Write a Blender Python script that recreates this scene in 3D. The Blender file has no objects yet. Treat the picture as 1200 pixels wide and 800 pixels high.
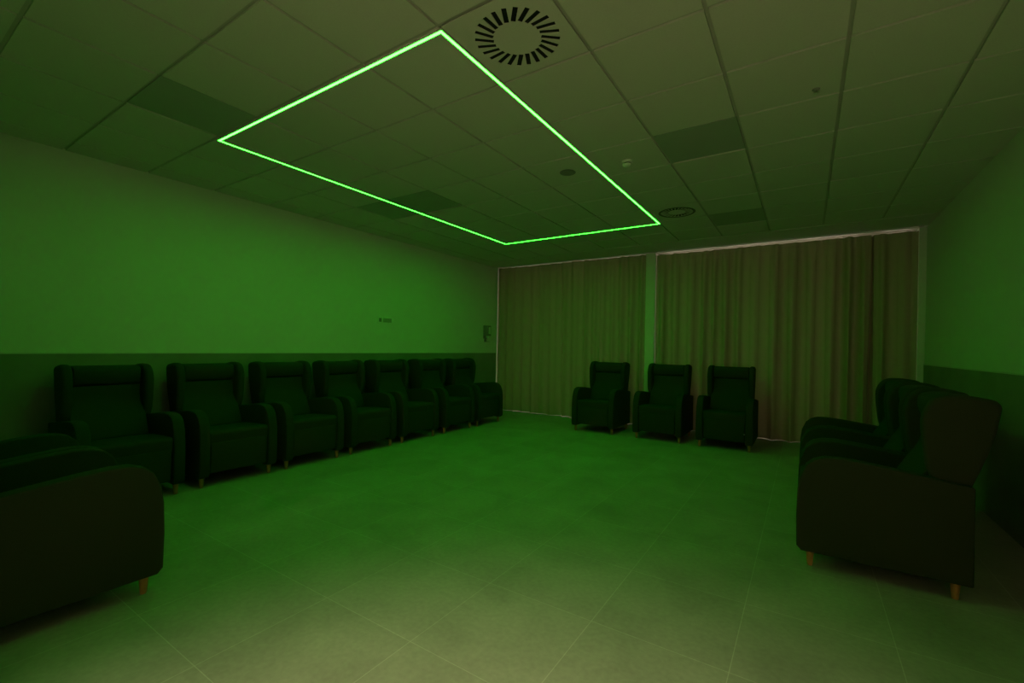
import bpy, bmesh, math, random
from mathutils import Vector, Matrix

random.seed(4)
S = bpy.context.scene
COL = S.collection
PI = math.pi

# ------------------------------------------------------------------ dimensions
XL, XR = -5.52, 1.302          # left and right wall faces
YF, YB = -0.32, 8.10           # front wall (behind the camera) and window wall
H = 2.999                      # ceiling height
CAM = (0.0, 0.0, 1.33)
YC = 7.86                      # curtain line
DADO = 1.195


# ------------------------------------------------------------------ materials
def mat(name, color, rough=0.6, metal=0.0, noise=None, bump=None, coat=0.0, spec=None):
    m = bpy.data.materials.new(name)
    m.use_nodes = True
    nt = m.node_tree
    b = nt.nodes['Principled BSDF']
    b.inputs['Base Color'].default_value = (*color, 1)
    b.inputs['Roughness'].default_value = rough
    b.inputs['Metallic'].default_value = metal
    if spec is not None:
        b.inputs['Specular IOR Level'].default_value = spec
    tc = nt.nodes.new('ShaderNodeTexCoord')
    if noise:
        scale, amount, detail = noise
        n = nt.nodes.new('ShaderNodeTexNoise')
        n.inputs['Scale'].default_value = scale
        n.inputs['Detail'].default_value = detail
        nt.links.new(tc.outputs['Object'], n.inputs['Vector'])
        r = nt.nodes.new('ShaderNodeValToRGB')
        r.color_ramp.elements[0].position = 0.3
        r.color_ramp.elements[1].position = 0.7
        r.color_ramp.elements[0].color = (*[c * (1 - amount) for c in color], 1)
        r.color_ramp.elements[1].color = (*[min(1, c * (1 + amount)) for c in color], 1)
        nt.links.new(n.outputs['Fac'], r.inputs['Fac'])
        nt.links.new(r.outputs['Color'], b.inputs['Base Color'])
    if bump:
        scale, strength = bump
        n2 = nt.nodes.new('ShaderNodeTexNoise')
        n2.inputs['Scale'].default_value = scale
        n2.inputs['Detail'].default_value = 3
        nt.links.new(tc.outputs['Object'], n2.inputs['Vector'])
        bp = nt.nodes.new('ShaderNodeBump')
        bp.inputs['Strength'].default_value = strength
        bp.inputs['Distance'].default_value = 0.004
        nt.links.new(n2.outputs['Fac'], bp.inputs['Height'])
        nt.links.new(bp.outputs['Normal'], b.inputs['Normal'])
    return m


M_WALL = mat('wall_paint', (0.73, 0.73, 0.69), 0.75, noise=(1.3, 0.02, 2), bump=(60, 0.05))
M_CEIL = mat('mineral_tile', (0.62, 0.61, 0.57), 0.9, noise=(120, 0.03, 3), bump=(180, 0.15))
M_GRID = mat('ceiling_tee', (0.46, 0.46, 0.43), 0.6)
M_PANEL = mat('access_panel', (0.36, 0.40, 0.36), 0.6, noise=(3, 0.03, 2))
M_DADO = mat('wall_vinyl', (0.235, 0.25, 0.225), 0.6, noise=(2.2, 0.13, 6), bump=(30, 0.08))
M_EDGE = mat('dado_cap', (0.62, 0.62, 0.58), 0.5)
M_FAB = mat('upholstery', (0.034, 0.038, 0.018), 0.85, noise=(180, 0.10, 2), bump=(420, 0.35), spec=0.25)
M_WOOD = mat('beech_leg', (0.46, 0.20, 0.055), 0.45, noise=(25, 0.15, 4))
M_WHITE = mat('white_plastic', (0.75, 0.75, 0.72), 0.4)
M_GREY = mat('grey_plastic', (0.22, 0.23, 0.22), 0.45)
M_DARK = mat('dark_slot', (0.004, 0.004, 0.004), 0.9)
M_SOOT = mat('sooty_metal', (0.13, 0.13, 0.13), 0.7)
M_STEEL = mat('steel', (0.7, 0.7, 0.68), 0.3, metal=1.0)
M_FRAME = mat('window_frame', (0.55, 0.54, 0.50), 0.5)


def floor_material():
    m = bpy.data.materials.new('porcelain_floor')
    m.use_nodes = True
    nt = m.node_tree
    b = nt.nodes['Principled BSDF']
    b.inputs['Roughness'].default_value = 0.55
    b.inputs['Specular IOR Level'].default_value = 0.35
    tc = nt.nodes.new('ShaderNodeTexCoord')
    mp = nt.nodes.new('ShaderNodeMapping')
    mp.inputs['Location'].default_value = (-0.365 + 0.61 * 20, -2.06 + 0.61 * 20, 0)
    nt.links.new(tc.outputs['Object'], mp.inputs['Vector'])
    br = nt.nodes.new('ShaderNodeTexBrick')
    br.offset = 0.0
    br.inputs['Scale'].default_value = 1.0
    br.inputs['Mortar Size'].default_value = 0.0022
    br.inputs['Mortar Smooth'].default_value = 0.3
    br.inputs['Brick Width'].default_value = 0.61
    br.inputs['Row Height'].default_value = 0.61
    br.inputs['Color1'].default_value = (0.36, 0.345, 0.31, 1)
    br.inputs['Color2'].default_value = (0.40, 0.385, 0.345, 1)
    br.inputs['Mortar'].default_value = (0.52, 0.51, 0.47, 1)
    nt.links.new(mp.outputs['Vector'], br.inputs['Vector'])
    def noise(scale, detail, lo, hi, dist=0.0):
        n = nt.nodes.new('ShaderNodeTexNoise')
        n.inputs['Scale'].default_value = scale
        n.inputs['Detail'].default_value = detail
        n.inputs['Distortion'].default_value = dist
        nt.links.new(tc.outputs['Object'], n.inputs['Vector'])
        r = nt.nodes.new('ShaderNodeMapRange')
        r.inputs['From Min'].default_value = 0.3
        r.inputs['From Max'].default_value = 0.7
        r.inputs['To Min'].default_value = lo
        r.inputs['To Max'].default_value = hi
        nt.links.new(n.outputs['Fac'], r.inputs['Value'])
        return r
    r1 = noise(2.6, 9, 0.86, 1.12, 0.5)
    r2 = noise(38, 4, 0.92, 1.07)
    mu = nt.nodes.new('ShaderNodeMath'); mu.operation = 'MULTIPLY'
    nt.links.new(r1.outputs[0], mu.inputs[0]); nt.links.new(r2.outputs[0], mu.inputs[1])
    vm = nt.nodes.new('ShaderNodeVectorMath'); vm.operation = 'SCALE'
    nt.links.new(br.outputs['Color'], vm.inputs[0]); nt.links.new(mu.outputs[0], vm.inputs['Scale'])
    nt.links.new(vm.outputs[0], b.inputs['Base Color'])
    bp = nt.nodes.new('ShaderNodeBump')
    bp.inputs['Strength'].default_value = 0.3
    bp.inputs['Distance'].default_value = 0.002
    bp.invert = True
    nt.links.new(br.outputs['Fac'], bp.inputs['Height'])
    nt.links.new(bp.outputs['Normal'], b.inputs['Normal'])
    return m


M_FLOOR = floor_material()


def curtain_material():
    m = bpy.data.materials.new('curtain_cloth')
    m.use_nodes = True
    nt = m.node_tree
    nt.nodes.clear()
    out = nt.nodes.new('ShaderNodeOutputMaterial')
    d = nt.nodes.new('ShaderNodeBsdfDiffuse')
    t = nt.nodes.new('ShaderNodeBsdfTranslucent')
    tc = nt.nodes.new('ShaderNodeTexCoord')
    n = nt.nodes.new('ShaderNodeTexNoise')
    n.inputs['Scale'].default_value = 260
    nt.links.new(tc.outputs['Object'], n.inputs['Vector'])
    r = nt.nodes.new('ShaderNodeValToRGB')
    r.color_ramp.elements[0].color = (0.34, 0.34, 0.22, 1)
    r.color_ramp.elements[1].color = (0.42, 0.42, 0.275, 1)
    nt.links.new(n.outputs['Fac'], r.inputs['Fac'])
    nt.links.new(r.outputs['Color'], d.inputs['Color'])
    t.inputs['Color'].default_value = (0.55, 0.36, 0.22, 1)
    mx = nt.nodes.new('ShaderNodeMixShader')
    mx.inputs[0].default_value = 0.03
    nt.links.new(d.outputs[0], mx.inputs[1]); nt.links.new(t.outputs[0], mx.inputs[2])
    nt.links.new(mx.outputs[0], out.inputs['Surface'])
    return m


M_CURT = curtain_material()


def emission(name, color, strength):
    m = bpy.data.materials.new(name)
    m.use_nodes = True
    nt = m.node_tree
    nt.nodes.clear()
    out = nt.nodes.new('ShaderNodeOutputMaterial')
    e = nt.nodes.new('ShaderNodeEmission')
    e.inputs['Color'].default_value = (*color, 1)
    e.inputs['Strength'].default_value = strength
    nt.links.new(e.outputs[0], out.inputs['Surface'])
    return m


M_LED = emission('green_led', (0.0150, 1.0, 0.0130), 46.0)
M_LAMP = emission('hall_lamp', (1.0, 0.85, 0.48), 6.0)

M_GLASS = bpy.data.materials.new('window_glass')
M_GLASS.use_nodes = True
_b = M_GLASS.node_tree.nodes['Principled BSDF']
_b.inputs['Base Color'].default_value = (0.9, 0.93, 0.92, 1)
_b.inputs['Transmission Weight'].default_value = 1.0
_b.inputs['Roughness'].default_value = 0.02
_b.inputs['IOR'].default_value = 1.45


# ------------------------------------------------------------------ mesh helpers
def finish(bm, name, m, parent=None, smooth=False, angle=40):
    bmesh.ops.recalc_face_normals(bm, faces=bm.faces)
    me = bpy.data.meshes.new(name)
    bm.to_mesh(me)
    bm.free()
    for mm in (m if isinstance(m, (list, tuple)) else [m]):
        me.materials.append(mm)
    if smooth:
        me.shade_smooth()
        me.set_sharp_from_angle(angle=math.radians(angle))
    o = bpy.data.objects.new(name, me)
    COL.objects.link(o)
    if parent is not None:
        o.parent = parent
    return o


def box(bm, x0, x1, y0, y1, z0, z1, mi=0, bev=0.0, seg=2):
    r = bmesh.ops.create_cube(bm, size=1.0)
    vs = r['verts']
    for v in vs:
        v.co = Vector(((x0 + x1) / 2 + v.co.x * (x1 - x0), (y0 + y1) / 2 + v.co.y * (y1 - y0),
                       (z0 + z1) / 2 + v.co.z * (z1 - z0)))
    fs = set(f for v in vs for f in v.link_faces)
    for f in fs:
        f.material_index = mi
    if bev:
        es = list(set(e for v in vs for e in v.link_edges))
        bmesh.ops.bevel(bm, geom=es, offset=bev, segments=seg, affect='EDGES', profile=0.5)


def prism_x(bm, outline, x0, x1, bev=0.0, seg=3):
    """outline: (y, z) loop extruded along x, rims rounded by bev"""
    a = [bm.verts.new((x0, y, z)) for y, z in outline]
    b = [bm.verts.new((x1, y, z)) for y, z in outline]
    bm.faces.new(a)
    bm.faces.new(b[::-1])
    n = len(outline)
    rims = []
    for i in range(n):
        bm.faces.new((a[i], b[i], b[(i + 1) % n], a[(i + 1) % n]))
    bm.edges.ensure_lookup_table()
    for i in range(n):
        rims.append(bm.edges.get((a[i], a[(i + 1) % n])))
        rims.append(bm.edges.get((b[i], b[(i + 1) % n])))
    if bev:
        bmesh.ops.recalc_face_normals(bm, faces=bm.faces)
        bmesh.ops.bevel(bm, geom=rims, offset=bev, segments=seg, affect='EDGES', profile=0.5, clamp_overlap=True)


def lathe(bm, prof, seg=24, c=(0, 0, 0), flip=1):
    rings = []
    for r, z in prof:
        rings.append([bm.verts.new((c[0] + r * math.cos(2 * PI * k / seg), c[1] + r * math.sin(2 * PI * k / seg),
                                    c[2] + flip * z)) for k in range(seg)])
    for a, b in zip(rings, rings[1:]):
        for k in range(seg):
            bm.faces.new((a[k], a[(k + 1) % seg], b[(k + 1) % seg], b[k]))
    bm.faces.new(rings[0]); bm.faces.new(rings[-1])


def smooth_loop(pts, rounds):
    """polygon with corners replaced by arcs; rounds = radius per point"""
    out = []
    n = len(pts)
    for i in range(n):
        p = Vector(pts[i]); a = Vector(pts[i - 1]); b = Vector(pts[(i + 1) % n])
        r = rounds[i]
        if r <= 0:
            out.append((p.x, p.y)); continue
        d1 = min(r, (a - p).length * 0.49); d2 = min(r, (b - p).length * 0.49)
        p1 = p + (a - p).normalized() * d1; p2 = p + (b - p).normalized() * d2
        for k in range(7):
            t = k / 6
            q = p1 * (1 - t) ** 2 + p * 2 * t * (1 - t) + p2 * t * t
            out.append((q.x, q.y))
    return out


def thing(name, label, cat, loc=(0, 0, 0), rz=0, group=None):
    o = bpy.data.objects.new(name, None)
    COL.objects.link(o)
    o.empty_display_size = 0.1
    o.location = loc
    o.rotation_euler = (0, 0, rz)
    tag(o, label, cat, group)
    return o


def tag(o, label, cat, group=None):
    o['label'] = label
    o['category'] = cat
    if group:
        o['group'] = group
    return o


def struct(o):
    o['kind'] = 'structure'
    return o


# ------------------------------------------------------------------ room shell
DX0, DX1, DZ = -1.20, 1.28, 2.62       # doorway behind the camera
HY = -4.2                             # end of the hall behind the doorway

bm = bmesh.new(); box(bm, XL - 0.2, XR + 0.2, HY - 0.2, YB + 0.25, -0.15, 0.0)
struct(finish(bm, 'floor', M_FLOOR))
bm = bmesh.new(); box(bm, XL - 0.15, XL, YF - 0.15, YB + 0.2, 0, H + 0.15)
struct(finish(bm, 'wall_left', M_WALL))
bm = bmesh.new(); box(bm, XR, XR + 0.15, YF - 0.15, YB + 0.2, 0, H + 0.15)
struct(finish(bm, 'wall_right', M_WALL))
bm = bmesh.new()
box(bm, XL - 0.15, DX0, YF - 0.15, YF, 0, H + 0.15)
box(bm, DX1, XR + 0.15, YF - 0.15, YF, 0, H + 0.15)
box(bm, DX0, DX1, YF - 0.15, YF, DZ, H + 0.15)
struct(finish(bm, 'wall_front', M_WALL))
# the hall the open doorway gives on
bm = bmesh.new()
box(bm, DX0 - 0.75, DX0 - 0.6, HY, YF - 0.15, 0, 2.85)
box(bm, DX1 + 0.3, DX1 + 0.45, HY, YF - 0.15, 0, 2.85)
box(bm, DX0 - 0.75, DX1 + 0.45, HY - 0.15, HY, 0, 2.85)
box(bm, DX0 - 0.75, DX1 + 0.45, HY - 0.15, YF - 0.15, 2.7, 2.85)
struct(finish(bm, 'wall_hall', M_WALL))

# window wall: piers (one added for shade), head and low sill round two tall window openings
W1 = (-5.44, -2.40)
W2 = (-2.14, 0.66)
W3 = (0.86, 1.20)
ZS, ZT = 0.02, H + 0.02
bm = bmesh.new()
box(bm, XL - 0.15, W1[0], YB, YB + 0.2, 0, H + 0.15)
box(bm, W1[1], W2[0], YB, YB + 0.2, 0, H + 0.15)
box(bm, W2[1], W3[0], YB, YB + 0.2, 0, H + 0.15)  # unseen pier added to keep daylight off the curtain round its deep fold
box(bm, W3[1], XR + 0.15, YB, YB + 0.2, 0, H + 0.15)
box(bm, W3[0], W3[1], YB, YB + 0.2, 0, ZS)
box(bm, W3[0], W3[1], YB, YB + 0.2, ZT, H + 0.15)
box(bm, W1[0], W1[1], YB, YB + 0.2, 0, ZS)
box(bm, W2[0], W2[1], YB, YB + 0.2, 0, ZS)
box(bm, W1[0], W1[1], YB, YB + 0.2, ZT, H + 0.15)
box(bm, W2[0], W2[1], YB, YB + 0.2, ZT, H + 0.15)
struct(finish(bm, 'wall_back', M_WALL))
# white pier between the curtains and the jamb at the right end
bm = bmesh.new(); box(bm, -2.345, -2.185, 7.80, YB, 0, H, bev=0.004)
struct(finish(bm, 'wall_pier', M_WALL))
bm = bmesh.new(); box(bm, 1.225, XR, 7.84, YB, 0, H, bev=0.004)
struct(finish(bm, 'wall_jamb', M_WALL))

for k, (a, b) in enumerate((W1, W2, W3)):
    w = bmesh.new()
    n = 1 if k == 2 else 3
    for i in range(n + 1):
        x = a + (b - a) * i / n
        box(w, max(a, x - 0.03), min(b, x + 0.03), YB + 0.06, YB + 0.12, ZS, ZT)
    box(w, a, b, YB + 0.06, YB + 0.12, ZS, ZS + 0.06)
    box(w, a, b, YB + 0.06, YB + 0.12, 2.985, ZT)
    fr = struct(finish(w, 'window_%d' % (k + 1), M_FRAME))
    for i in range(n):
        g = bmesh.new()
        x0 = a + (b - a) * i / n + 0.03; x1 = a + (b - a) * (i + 1) / n - 0.03
        box(g, x0, x1, YB + 0.085, YB + 0.095, ZS + 0.06, 2.985)
        finish(g, 'pane', M_GLASS, fr)

# dado panels and their caps
for nm, x0, x1, k in (('left', XL, XL + 0.012, 1), ('right', XR - 0.012, XR, 2)):
    bm = bmesh.new()
    y = 0.0
    box(bm, x0, x1, YF, 7.80 if k == 1 else 7.835, 0.0, DADO)
    struct(finish(bm, 'trim_%d' % k, M_DADO))
    bm = bmesh.new()
    box(bm, x0 - (0.0 if k == 1 else 0.006), x1 + (0.006 if k == 1 else 0), YF, 7.80 if k == 1 else 7.835,
        DADO, DADO + 0.012)
    struct(finish(bm, 'trim_%d' % (k + 2), M_EDGE))

# ceiling: soffit border and the lay-in tile field hanging just under the tees
GX, GY, P = 0.766, 2.336, 0.6
LED = dict(x0=-4.085, x1=-1.640, y0=1.765, y1=6.00)
YT = GY + 8 * P
bm = bmesh.new()
box(bm, XL, XR, YF, 7.74, H + 0.012, H + 0.10, mi=1)
box(bm, XL, XR, YT + 0.012, 7.74, H - 0.004, H + 0.012, mi=0)
box(bm, XL, XR, 7.74, YB + 0.001, H + 0.05, H + 0.10, mi=0)
PANELS = {}
def cell(x, y):
    return (math.floor((x - GX) / P), math.floor((y - GY) / P))
special = {cell(-1.32, 2.04): 'vent', cell(-1.30, 5.64): 'vent',
           cell(-0.72, 3.84): 'panel', cell(-0.72, 6.2): 'panel',
           cell(-3.74, 1.44): 'panel', cell(-3.74, 3.84): 'panel', cell(-4.34, 3.84): 'panel'}
i0 = math.floor((XL - GX) / P); i1 = math.floor((XR - GX) / P)
j0 = math.floor((YF - GY) / P)
G = 0.011
for i in range(i0, i1 + 1):
    for j in range(j0, 8):
        x0 = max(XL, GX + i * P + G); x1 = min(XR, GX + (i + 1) * P - G)
        y0 = max(YF, GY + j * P + G); y1 = min(YT - G, GY + (j + 1) * P - G)
        if x1 - x0 < 0.02 or y1 - y0 < 0.02:
            continue
        if (i, j) in special:
            PANELS[(i, j)] = (x0, x1, y0, y1)
            continue
        # tegular tile: the face drops below the tee
        box(bm, x0, x1, y0, y1, H - 0.001, H + 0.011, mi=0)
struct(finish(bm, 'ceiling', [M_CEIL, M_GRID]))

# ------------------------------------------------------------------ ceiling panels and swirl diffusers
def swirl(x0, x1, y0, y1, label, ri=0.130, ro=0.230, hw=0.0130, dusty=False):
    cx, cy = (x0 + x1) / 2, (y0 + y1) / 2
    t = thing('swirl_air_diffuser', label, 'air vent', (cx, cy, H), 0)
    hx, hy = (x1 - x0) / 2, (y1 - y0) / 2
    # plate with 24 real slots: ring of quads cut out of a disc, surrounded by the square
    bm = bmesh.new()
    N = 24
    zt = -0.001
    tw = 0.30                       # slots lean away from radial
    def slot(k):
        a = 2 * PI * (k + 0.5) / N
        d = Vector((math.cos(a), math.sin(a)))
        p = d * ri
        d2 = Vector((math.cos(a + tw), math.sin(a + tw)))
        nrm = Vector((-d2.y, d2.x))
        L = (ro - ri) * 1.03
        return [p - nrm * hw, p + nrm * hw, p + d2 * L + nrm * hw, p + d2 * L - nrm * hw]
    sl = [slot(k) for k in range(N)]
    V = {}
    def v(p):
        key = (round(p[0], 5), round(p[1], 5))
        if key not in V:
            V[key] = bm.verts.new((p[0], p[1], zt))
        return V[key]
    inner = []; outer = []
    for k in range(N):
        a, b, c, d = sl[k]
        an, bn, cn, dn = sl[(k + 1) % N]
        bm.faces.new([v(b), v(c), v(dn), v(an)])       # bar between slots
        inner += [v(a), v(b)]
        outer += [v(d), v(c)]
    bm.faces.new(inner)
    # square surround joined to the outer ring
    M2 = len(outer)
    sq = []
    for w_ in outer:
        q = Vector((w_.co.x, w_.co.y))
        s = min(hx / abs(q.x) if abs(q.x) > 1e-6 else 9e9, hy / abs(q.y) if abs(q.y) > 1e-6 else 9e9)
        sq.append(bm.verts.new((q.x * s, q.y * s, zt)))
    for k in range(M2):
        k2 = (k + 1) % M2
        bm.faces.new([outer[k], outer[k2], sq[k2], sq[k]])
    # close the four corners
    for sx in (-1, 1):
        for sy in (-1, 1):
            c = bm.verts.new((sx * hx, sy * hy, zt))
            best = None
            for k in range(M2):
                a, b = sq[k], sq[(k + 1) % M2]
                on_x = lambda w: abs(abs(w.co.x) - hx) < 1e-5
                if a.co.x * sx > 0 and b.co.x * sx > 0 and a.co.y * sy > 0 and b.co.y * sy > 0 and on_x(a) != on_x(b):
                    best = (a, b)
            if best:
                bm.faces.new([best[0], best[1], c])
    bmesh.ops.recalc_face_normals(bm, faces=bm.faces)
    g = bmesh.ops.extrude_face_region(bm, geom=list(bm.faces))
    for e in g['geom']:
        if isinstance(e, bmesh.types.BMVert):
            e.co.z += 0.004
    finish(bm, 'face_plate', M_CEIL, t)
    bm = bmesh.new()
    lathe(bm, [(0.262, 0.0045), (0.262, 0.010)], 40)
    finish(bm, 'plenum', M_DARK, t)
    if dusty:
        bm = bmesh.new()
        n = 48
        v1 = [bm.verts.new((0.212 * math.cos(2 * PI * k / n), 0.212 * math.sin(2 * PI * k / n), -0.0030)) for k in range(n)]
        v2 = [bm.verts.new(((ro + 0.004) * math.cos(2 * PI * k / n), (ro + 0.004) * math.sin(2 * PI * k / n), -0.0048)) for k in range(n)]
        v3 = [bm.verts.new((0.212 * math.cos(2 * PI * k / n), 0.212 * math.sin(2 * PI * k / n), -0.0008)) for k in range(n)]
        v4 = [bm.verts.new(((ro + 0.004) * math.cos(2 * PI * k / n), (ro + 0.004) * math.sin(2 * PI * k / n), -0.0008)) for k in range(n)]
        for k in range(n):
            m_ = (k + 1) % n
            for A, B in ((v1, v2), (v2, v4), (v4, v3), (v3, v1)):
                bm.faces.new((A[k], A[m_], B[m_], B[k]))
        finish(bm, 'outer_ring', M_SOOT, t)['label'] = 'dark grey outer ring'
    return t

vents = [k for k in special if special[k] == 'vent']
swirl(*PANELS[vents[0]], 'large round swirl air vent beside the near corner of the green light')
swirl(*PANELS[vents[1]], 'small looking far swirl air vent beside the back right corner of the green light',
      0.098, 0.180, 0.0125, True)
plabels = {cell(-0.72, 3.84): 'darker square ceiling panel right of the smoke detector',
           cell(-0.72, 6.2): 'darker square ceiling panel near the right hand curtain',
           cell(-3.74, 1.44): 'darker ceiling panel outside the near left corner of the green light',
           cell(-3.74, 3.84): 'darker ceiling panel just inside the left line of the green light',
           cell(-4.34, 3.84): 'darker ceiling panel just outside the left line of the green light'}
for kk, lab in plabels.items():
    x0, x1, y0, y1 = PANELS[kk]
    bm = bmesh.new()
    box(bm, x0 - 0.004, x1 + 0.004, y0 - 0.004, y1 + 0.004, H + 0.002, H + 0.010, bev=0.002)
    tag(finish(bm, 'ceiling_panel', M_PANEL), lab, 'ceiling panel', 'darker square panels in the tiled ceiling')

# ------------------------------------------------------------------ LED rectangle
led = thing('led_light_frame', 'large glowing green rectangle of linear light set in the ceiling', 'ceiling light',
            ((LED['x0'] + LED['x1']) / 2, (LED['y0'] + LED['y1']) / 2, H))
lx = (LED['x1'] - LED['x0']) / 2; ly = (LED['y1'] - LED['y0']) / 2
W = 0.0088
for nm, (x0, x1, y0, y1) in (('a', (-lx - W, lx + W, -ly - W, -ly + W)), ('b', (-lx - W, lx + W, ly - W, ly + W)),
                             ('c', (-lx - W, -lx + W, -ly + W, ly - W)), ('d', (lx - W, lx + W, -ly + W, ly - W))):
    bm = bmesh.new()
    box(bm, x0, x1, y0, y1, -0.010, -0.006)
    finish(bm, 'light_strip', M_LED, led)
    bm = bmesh.new()
    e = 0.003
    if x1 - x0 > y1 - y0:
        box(bm, x0 - e, x1 + e, y0 - e, y0, -0.010, -0.0015); box(bm, x0 - e, x1 + e, y1, y1 + e, -0.010, -0.0015)
        box(bm, x0 - e, x0, y0, y1, -0.010, -0.0015); box(bm, x1, x1 + e, y0, y1, -0.010, -0.0015)
    else:
        box(bm, x0 - e, x0, y0, y1, -0.010, -0.0015); box(bm, x1, x1 + e, y0, y1, -0.010, -0.0015)
    box(bm, x0, x1, y0, y1, -0.006, -0.0015)
    finish(bm, 'channel', M_WHITE, led)

# white strip added to stand for a bright streak at the back right corner
cu = bmesh.new()
pts = [Vector((LED['x1'] + 0.02, LED['y1'] - 0.01, H - 0.006)), Vector((-1.598, 5.80, H - 0.008)),
       Vector((-1.588, 5.63, H - 0.007)), Vector((-1.584, 5.50, H - 0.006))]
for a, b in zip(pts, pts[1:]):
    d = (b - a); n = Vector((-d.y, d.x, 0)).normalized() * 0.013; u = Vector((0, 0, 0.0045))
    r1 = [cu.verts.new(a + n * c_ + u * s_) for c_, s_ in ((1, 0), (0, -1), (-1, 0), (0, 1))]
    r2 = [cu.verts.new(b + n * c_ + u * s_) for c_, s_ in ((1, 0), (0, -1), (-1, 0), (0, 1))]
    for k in range(4):
        cu.faces.new((r1[k], r1[(k + 1) % 4], r2[(k + 1) % 4], r2[k]))
    cu.faces.new(r1); cu.faces.new(r2)
fc = finish(cu, 'streak_strip', M_WHITE, led, True)
fc.matrix_parent_inverse = Matrix.Translation(-led.location)
fc['label'] = 'short white strip added for the bright streak at the corner'

# smoke detector, sprinkler rosette and speaker on the tiles
t = thing('smoke_detector', 'small domed smoke detector on the ceiling right of the green light', 'smoke detector',
          (-1.354, 3.886, H))
bm = bmesh.new(); lathe(bm, [(0.050, 0.001), (0.050, 0.014), (0.046, 0.018)], 28, flip=-1)
finish(bm, 'base', M_WHITE, t, True)
bm = bmesh.new(); lathe(bm, [(0.034, 0.018), (0.034, 0.026)], 24, flip=-1)
finish(bm, 'sensing_slot', M_DARK, t, True)
bm = bmesh.new(); lathe(bm, [(0.040, 0.026), (0.040, 0.034), (0.030, 0.044), (0.012, 0.049)], 24, flip=-1)
finish(bm, 'dome', M_WHITE, t, True)
t = thing('ceiling_speaker', 'small flush round grille in the ceiling inside the green light rectangle', 'speaker',
          (-1.92, 3.846, H))
bm = bmesh.new(); lathe(bm, [(0.075, 0.001), (0.075, 0.005), (0.066, 0.007), (0.060, 0.0065)], 32, flip=-1)
finish(bm, 'rim', M_GREY, t, True)
bm = bmesh.new(); lathe(bm, [(0.059, 0.0066), (0.058, 0.0085)], 28, flip=-1)
for k in range(8):
    a = 2 * PI * k / 8
    lathe(bm, [(0.006, 0.0086), (0.005, 0.0096)], 8, (0.035 * math.cos(a), 0.035 * math.sin(a), 0), flip=-1)
finish(bm, 'grille', M_GREY, t, True)
t = thing('sprinkler_head', 'tiny sprinkler rosette on the ceiling between the two right tee lines', 'sprinkler',
          (0.03, 3.42, H))
bm = bmesh.new(); lathe(bm, [(0.022, -0.003), (0.022, 0.002), (0.020, 0.006), (0.010, 0.008)], 20, flip=-1)
finish(bm, 'rosette', M_GREY, t, True)
bm = bmesh.new(); lathe(bm, [(0.005, 0.008), (0.005, 0.020), (0.012, 0.021), (0.012, 0.023)], 16, flip=-1)
finish(bm, 'deflector', M_STEEL, t, True)

# ------------------------------------------------------------------ curtains
def curtain(x0, x1, yc, z0, z1, period, amp, seed, label, group, fold=None):
    rnd = random.Random(seed)
    L = x1 - x0
    nf = max(2, int(L / period))
    # irregular fold phases
    knots = [0.0]
    for k in range(nf):
        knots.append(knots[-1] + rnd.uniform(0.65, 1.4))
    s = knots[-1]
    knots = [k / s for k in knots]
    amps = [amp * rnd.uniform(0.45, 1.15) for _ in range(nf + 1)]
    ph2 = rnd.uniform(0, 6)
    nx = int(L / (0.004 if fold is not None else 0.011))
    nz = 26
    bm = bmesh.new()
    rows = []
    for j in range(nz + 1):
        t = j / nz
        z = z0 + (z1 - z0) * t
        row = []
        for i in range(nx + 1):
            u = i / nx
            k = 0
            while k < nf - 1 and knots[k + 1] < u:
                k += 1
            f = (u - knots[k]) / (knots[k + 1] - knots[k])
            a = amps[k] * (1 - f) + amps[k + 1] * f
            wv = math.cos(2 * PI * f)
            wv = math.copysign(abs(wv) ** 0.8, wv)
            # small pinch pleats near the heading, softer deep folds towards the hem
            head = max(0.0, (t - 0.90) / 0.10)
            pin = math.cos(u * L / 0.062 * PI)
            y = a * wv * (1.0 - 0.55 * head) * (1.0 + 0.25 * (1 - t)) + 0.013 * pin * head
            y += 0.014 * math.sin(5 * u * L + ph2 + 1.6 * t) + 0.004 * math.sin(19 * u * L + 3 * t + ph2)
            ed = min(1.0, min(u, 1 - u) * L / 0.07)
            y *= ed
            if fold is not None:
                # one narrow deep fold that opens towards the hem
                hwid = 0.012 + 0.020 * (1 - t)
                q = abs(x0 + L * u - fold)
                y *= min(1.0, q / 0.09)
                y += 0.105 * max(0.0, 1 - (q / hwid) ** 2) ** 0.5 if q < hwid else 0.0
            x = x0 + L * u + 0.018 * math.sin(2 * PI * f) * (1 - t) * (0 < i < nx)
            hem = 0.002 * math.sin(9 * u * L + seed) if j == 0 else 0
            row.append(bm.verts.new((x, yc + y, z + hem)))
        rows.append(row)
    for a, b in zip(rows, rows[1:]):
        for i in range(nx):
            bm.faces.new((a[i], a[i + 1], b[i + 1], b[i]))
    t_ = thing('curtain', label, 'curtain', ((x0 + x1) / 2, yc, z0), 0, group)
    for v in bm.verts:
        v.co -= Vector(((x0 + x1) / 2, yc, z0))
    finish(bm, 'drape', M_CURT, t_, True, 70)
    # hooks that carry the heading on the rail
    n = int(L / 0.25)
    hk = None
    for k in range(n + 1):
        x = -L / 2 + 0.02 + (L - 0.04) * k / max(1, n)
        if hk is None:
            bm = bmesh.new()
            box(bm, -0.004, 0.004, 0.003, 0.009, (z1 - z0) - 0.012, H - 0.0045 - z0, bev=0.001)
            hk = finish(bm, 'hook', M_WHITE, t_)
            h = hk
        else:
            h = hk.copy()
            COL.objects.link(h)
        h.location.x = x
    return t_

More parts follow.
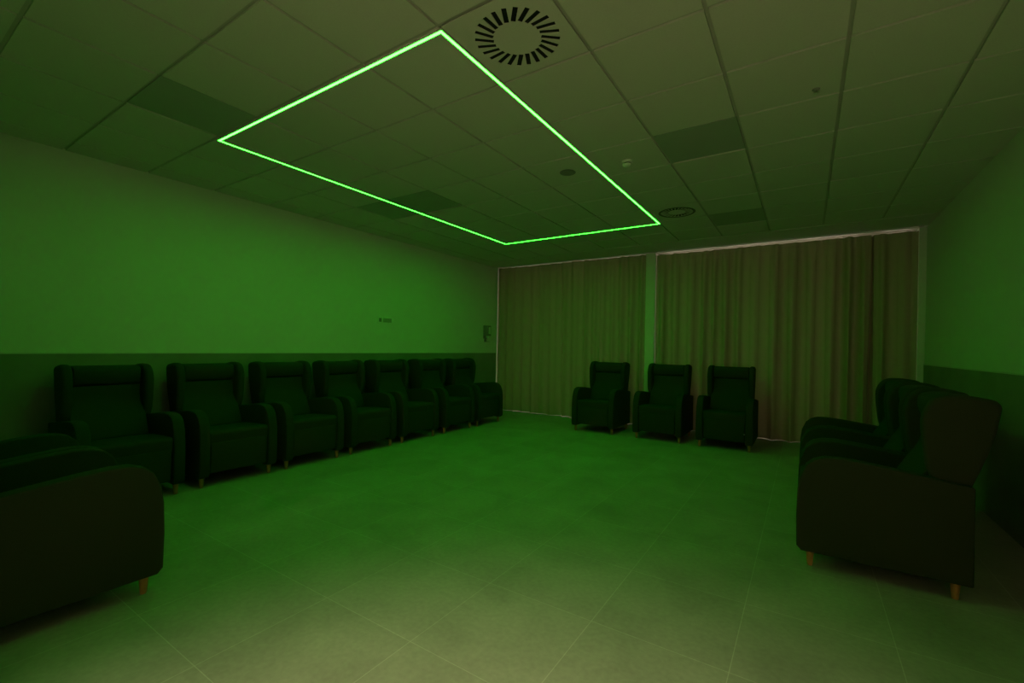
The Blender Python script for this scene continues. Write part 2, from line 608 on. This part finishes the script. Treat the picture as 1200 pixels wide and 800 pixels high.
gL = 'beige curtain panels hanging along the back wall'
curtain(-5.514, -4.535, YC, 0.006, H - 0.008, 0.17, 0.045, 3, 'leftmost beige curtain panel, against the left wall', gL)
curtain(-4.545, -3.200, YC - 0.016, 0.005, H - 0.008, 0.22, 0.048, 8,
        'beige curtain panel behind and left of the leftmost back armchair', gL)
curtain(-3.215, -2.348, YC, 0.008, H - 0.008, 0.17, 0.040, 5,
        'beige curtain panel ending at the white pier on its right', gL)
curtain(-2.182, 1.2240, YC, 0.004, H - 0.040, 0.21, 0.052, 12,
        'widest beige curtain panel, right of the white pier, with a dark deep fold', gL, fold=0.750)
for x0, x1, lab in ((-5.51, -2.35, 'white curtain rail above the left hand curtains'),
                    (-2.18, 1.22, 'white curtain rail above the right hand curtains')):
    bm = bmesh.new(); box(bm, x0, x1, YC - 0.012, YC + 0.022, H - 0.004, H + 0.05, bev=0.002)
    tag(finish(bm, 'curtain_rail', M_WHITE), lab, 'curtain rail')

# ------------------------------------------------------------------ wall fittings
# gel dispenser near the curtain end of the left wall
t = thing('gel_dispenser', 'small wall mounted hand gel dispenser on the left wall by the curtain', 'dispenser',
          (XL, 7.42, 1.50))
bm = bmesh.new(); box(bm, 0.0, 0.012, -0.065, 0.065, -0.01, 0.26, bev=0.004); finish(bm, 'back_plate', M_GREY, t, True)
bm = bmesh.new(); box(bm, 0.012, 0.115, -0.058, 0.058, 0.045, 0.255, bev=0.014, seg=3); finish(bm, 'housing', M_GREY, t, True)
bm = bmesh.new(); box(bm, 0.114, 0.119, -0.034, 0.034, 0.085, 0.225, bev=0.002); finish(bm, 'cover_window', M_WHITE, t, True)
bm = bmesh.new()
prism_x(bm, [(-0.03, 0.045), (0.03, 0.045), (0.022, 0.0), (-0.022, 0.0)], 0.045, 0.105, 0.004)
finish(bm, 'spout', M_WHITE, t, True)
bm = bmesh.new(); box(bm, 0.020, 0.085, -0.040, 0.040, -0.075, -0.068, bev=0.003)
box(bm, 0.0, 0.020, -0.030, 0.030, -0.075, -0.01, bev=0.002)
finish(bm, 'drip_tray', M_GREY, t, True)

t = thing('wall_control_plate', 'small pale control plate with two dark insets on the left wall', 'wall switch',
          (XL, 4.80, 1.71))
bm = bmesh.new(); box(bm, 0, 0.010, -0.165, 0.165, -0.050, 0.050, bev=0.004); finish(bm, 'plate', M_WHITE, t, True)
bm = bmesh.new(); box(bm, 0.010, 0.014, -0.135, -0.085, -0.028, 0.030, bev=0.002); finish(bm, 'button', M_GREY, t, True)
bm = bmesh.new()
box(bm, 0.010, 0.013, -0.055, 0.115, -0.032, 0.032, bev=0.001)
for k in range(5):
    box(bm, 0.013, 0.015, -0.045 + 0.033 * k, -0.028 + 0.033 * k, -0.022, 0.022)
finish(bm, 'socket_row', mat('inset_grey', (0.40, 0.41, 0.38), 0.5), t, True)

# ------------------------------------------------------------------ armchair (front faces -Y, origin on the floor at the middle)
FY = -0.42
def arm_outline():
    pts = [(FY + 0.025, 0.092), (FY + 0.0, 0.12), (FY - 0.004, 0.30), (FY, 0.46), (FY + 0.012, 0.55), (FY + 0.045, 0.63),
           (FY + 0.085, 0.668), (FY + 0.14, 0.688), (FY + 0.22, 0.692), (FY + 0.34, 0.682), (FY + 0.56, 0.655),
           (FY + 0.79, 0.625), (FY + 0.80, 0.615), (FY + 0.80, 0.098), (FY + 0.795, 0.092)]
    return pts

def chair_parts(t, lever=False):
    AW, HWD = 0.085, 0.35
    for s in (-1, 1):
        bm = bmesh.new()
        prism_x(bm, arm_outline(), s * (HWD - AW), s * HWD, 0.016, 3)
        finish(bm, 'armrest', M_FAB, t, True, 50)
        # wing: padded side of the back
        bm = bmesh.new()
        o = smooth_loop([(FY + 0.645, 0.60), (FY + 0.606, 0.70), (FY + 0.588, 0.86), (FY + 0.580, 1.00), (FY + 0.640, 1.104),
                         (FY + 0.760, 1.114), (FY + 0.915, 1.088), (FY + 0.880, 0.86), (FY + 0.795, 0.60)],
                        [0.0, 0.04, 0.05, 0.07, 0.075, 0.06, 0.055, 0.08, 0.0])
        prism_x(bm, o, s * 0.232, s * 0.304, 0.026, 4)
        # the wings splay slightly outwards towards the front
        for v in bm.verts:
            f = max(0.0, (FY + 0.80 - v.co.y))
            v.co.x += s * 0.05 * f * (1 if v.co.z > 0.7 else (v.co.z - 0.6) / 0.1 if v.co.z > 0.6 else 0)
        finish(bm, 'wing', M_FAB, t, True, 60)
        for yy in (FY + 0.072, FY + 0.735):
            bm = bmesh.new()
            lathe(bm, [(0.0140, 0.0), (0.0150, 0.002), (0.0225, 0.088), (0.0225, 0.096)], 20,
                  (s * (HWD - 0.045), yy, 0))
            finish(bm, 'leg', M_WOOD, t, True, 50)
    IW = HWD - AW - 0.004
    # seat cushion
    bm = bmesh.new()
    o = smooth_loop([(FY + 0.020, 0.400), (FY + 0.006, 0.505), (FY + 0.30, 0.495), (FY + 0.62, 0.470), (FY + 0.62, 0.36), (FY + 0.03, 0.36)],
                    [0.02, 0.045, 0.08, 0.02, 0.01, 0.01])
    prism_x(bm, o, -IW, IW, 0.014, 3)
    finish(bm, 'seat', M_FAB, t, True, 50)
    # footrest flap closing the front
    bm = bmesh.new()
    o = smooth_loop([(FY + 0.024, 0.120), (FY + 0.012, 0.25), (FY + 0.016, 0.402), (FY + 0.075, 0.402), (FY + 0.075, 0.120)],
                    [0.018, 0.05, 0.012, 0.01, 0.01])
    prism_x(bm, o, -IW + 0.008, IW - 0.008, 0.012, 3)
    finish(bm, 'footrest', M_FAB, t, True, 50)
    # base under the seat
    bm = bmesh.new()
    box(bm, -IW, IW, FY + 0.09, FY + 0.78, 0.125, 0.355, bev=0.008)
    finish(bm, 'base_frame', M_FAB, t, True, 50)
    # back cushion: comes forward at the bottom
    bm = bmesh.new()
    o = smooth_loop([(FY + 0.515, 0.475), (FY + 0.560, 0.58), (FY + 0.630, 0.70), (FY + 0.675, 0.80), (FY + 0.680, 0.925), (FY + 0.80, 0.935), (FY + 0.75, 0.475)],
                    [0.02, 0.08, 0.12, 0.10, 0.015, 0.02, 0.02])
    prism_x(bm, o, -IW + 0.004, IW - 0.004, 0.022, 4)
    for v in bm.verts:
        if v.co.z > 0.66:
            k = min(1.0, (v.co.z - 0.66) / 0.10)
            lim = (IW - 0.004) * (1 - k) + 0.230 * k
            v.co.x = max(-lim, min(lim, v.co.x))
    finish(bm, 'back_cushion', M_FAB, t, True, 60)
    # headrest roll
    bm = bmesh.new()
    o = smooth_loop([(FY + 0.668, 0.930), (FY + 0.645, 1.00), (FY + 0.65, 1.070), (FY + 0.69, 1.092), (FY + 0.80, 1.098), (FY + 0.81, 0.930)],
                    [0.02, 0.05, 0.04, 0.03, 0.02, 0.02])
    prism_x(bm, o, -0.231, 0.231, 0.012, 3)
    finish(bm, 'headrest', M_FAB, t, True, 60)
    # rear shell
    bm = bmesh.new()
    o = smooth_loop([(FY + 0.70, 0.15), (FY + 0.70, 0.55), (FY + 0.80, 0.90), (FY + 0.80, 1.09), (FY + 0.905, 1.078), (FY + 0.87, 0.86), (FY + 0.785, 0.60), (FY + 0.785, 0.15)],
                    [0.01, 0.05, 0.05, 0.02, 0.03, 0.08, 0.05, 0.01])
    prism_x(bm, o, -0.240, 0.240, 0.006, 2)
    finish(bm, 'back_shell', M_FAB, t, True, 50)

def make_chair():
    t = thing('wing_armchair', 'x', 'armchair', (0, 0, 0), 0)
    chair_parts(t)
    return t

proto = make_chair()
used = [False]
def copy_chair(x, y, rz, label, group):
    if not used[0]:
        used[0] = True
        r = proto
    else:
        r = proto.copy()
        COL.objects.link(r)
        for ch in list(proto.children):
            c = ch.copy()
            COL.objects.link(c)
            c.parent = r
    r.location = (x, y, 0)
    r.rotation_euler = (0, 0, rz)
    tag(r, label, 'armchair', group)
    return r

GL = 'row of armchairs along the left wall'
ords = ['first', 'second', 'third', 'fourth', 'fifth', 'sixth']
cy = [1.375, 2.185, 2.98, 3.785, 4.605, 5.46, 6.27]
desc = ['nearest dark wing armchair of the left wall row, partly behind the front left pair',
        'second nearest dark wing armchair of the left wall row',
        'third nearest dark wing armchair of the left wall row',
        'middle dark wing armchair of the seven along the left wall',
        'third farthest dark wing armchair of the left wall row',
        'second farthest dark wing armchair of the left wall row',
        'farthest dark wing armchair of the left wall row, nearest the curtain']
FX = -4.50
for y, d in zip(cy, desc):
    copy_chair(FX + FY, y, PI / 2, d, GL)          # front towards +X
GB = 'three armchairs in front of the curtains'
for x, y, a, d in ((-2.80, 7.03, 0, 'leftmost of the three dark wing armchairs before the curtains'),
                   (-1.80, 7.03, 0, 'middle of the three dark wing armchairs before the curtains'),
                   (-0.91, 7.03, 0, 'rightmost of the three dark wing armchairs before the curtains')):
    lastback = copy_chair(x, y, a, d, GB)
GR = 'armchairs side by side along the right wall'
for y, d in ((3.70, 'large nearest dark wing armchair by the right wall, seen side on'),
             (4.41, 'middle dark wing armchair of the three by the right wall'),
             (5.12, 'farthest dark wing armchair of the three by the right wall')):
    copy_chair(-0.03 - FY, y, -PI / 2, d, GR)      # front towards -X
GF = 'pair of armchairs at the left front corner'
for x, d in ((-3.20, 'large nearest dark armchair at the left edge, its side panel and leg showing'),
             (-3.92, 'dark armchair behind the big one at the left edge, only arms showing')):
    copy_chair(x, 1.0 + FY, PI, d, GF)             # front towards +Y

# small steel release lever beside the footrest of the rightmost back chair
bm = bmesh.new()
lathe(bm, [(0.007, 0.0), (0.008, 0.003), (0.008, 0.012), (0.005, 0.016)], 14)
for v in bm.verts:
    v.co = Vector((0.252 + v.co.x, FY + 0.016 - v.co.z, 0.235 + v.co.y))
lv = finish(bm, 'release_button', M_STEEL, lastback, True)
lv['label'] = 'small bright steel button'

# ------------------------------------------------------------------ light
HALL = [(-0.60, -0.62, 270, 74, 1.0), (0.60, -1.8, 470, 90, 1.0), (0.60, -3.0, 600, 90, 1.0)]
HL = ['recessed round downlight just outside the doorway behind the camera',
      'recessed round downlight in the middle of the hall behind the camera',
      'recessed round downlight at the far end of the hall behind the camera']
for k, (lx_, ly_, pw, size, blend) in enumerate(HALL):
    t = thing('downlight', HL[k], 'ceiling light', (lx_, ly_, 2.7), 0, 'recessed downlights in the hall')
    bm = bmesh.new()
    lathe(bm, [(0.085, 0.001), (0.085, 0.006), (0.072, 0.008)], 28, flip=-1)
    finish(bm, 'rim', M_WHITE, t, True)
    bm = bmesh.new(); lathe(bm, [(0.068, 0.0082), (0.066, 0.0095)], 24, flip=-1)
    finish(bm, 'diffuser', M_LAMP, t)
    ld = bpy.data.lights.new('downlight_beam', 'SPOT')
    ld.energy = pw; ld.color = (1.0, 0.86, 0.46); ld.spot_size = math.radians(size); ld.spot_blend = blend
    ld.shadow_soft_size = 0.06
    lo = bpy.data.objects.new('downlight_beam', ld); COL.objects.link(lo); lo.parent = t
    lo.location = (0, 0, -0.075)
    if k == 0:
        lo.rotation_euler = (math.radians(20), 0, 0)      # adjustable lamp tipped towards the doorway

w = bpy.data.worlds.new('world')
S.world = w
w.use_nodes = True
bg = w.node_tree.nodes['Background']
bg.inputs['Color'].default_value = (1.0, 0.78, 0.62, 1)
bg.inputs['Strength'].default_value = 1.8

# ------------------------------------------------------------------ camera
cd = bpy.data.cameras.new('camera')
cam = bpy.data.objects.new('camera', cd)
COL.objects.link(cam)
S.camera = cam
yaw, roll = 0.5792, 0.0187
c, s = math.cos(yaw), math.sin(yaw)
right = Vector((c, s, 0)); fwd = Vector((-s, c, 0)); up = Vector((0, 0, 1))
cr, sr = math.cos(roll), math.sin(roll)
X = right * cr + up * sr
Y = -right * sr + up * cr
Z = -fwd
mw = Matrix((X, Y, Z)).transposed().to_4x4()
mw.translation = Vector(CAM)
cam.matrix_world = mw
cd.sensor_width = 36
cd.lens = 526.1 / 1200 * 36
cd.shift_y = 6.4 / 1200
cd.clip_start = 0.05

S.view_settings.view_transform = 'Standard'
S.view_settings.look = 'None'
S.view_settings.exposure = 0.0
S.view_settings.gamma = 1.0
S.view_settings.use_curve_mapping = False
S.cycles.max_bounces = 12
S.cycles.diffuse_bounces = 6
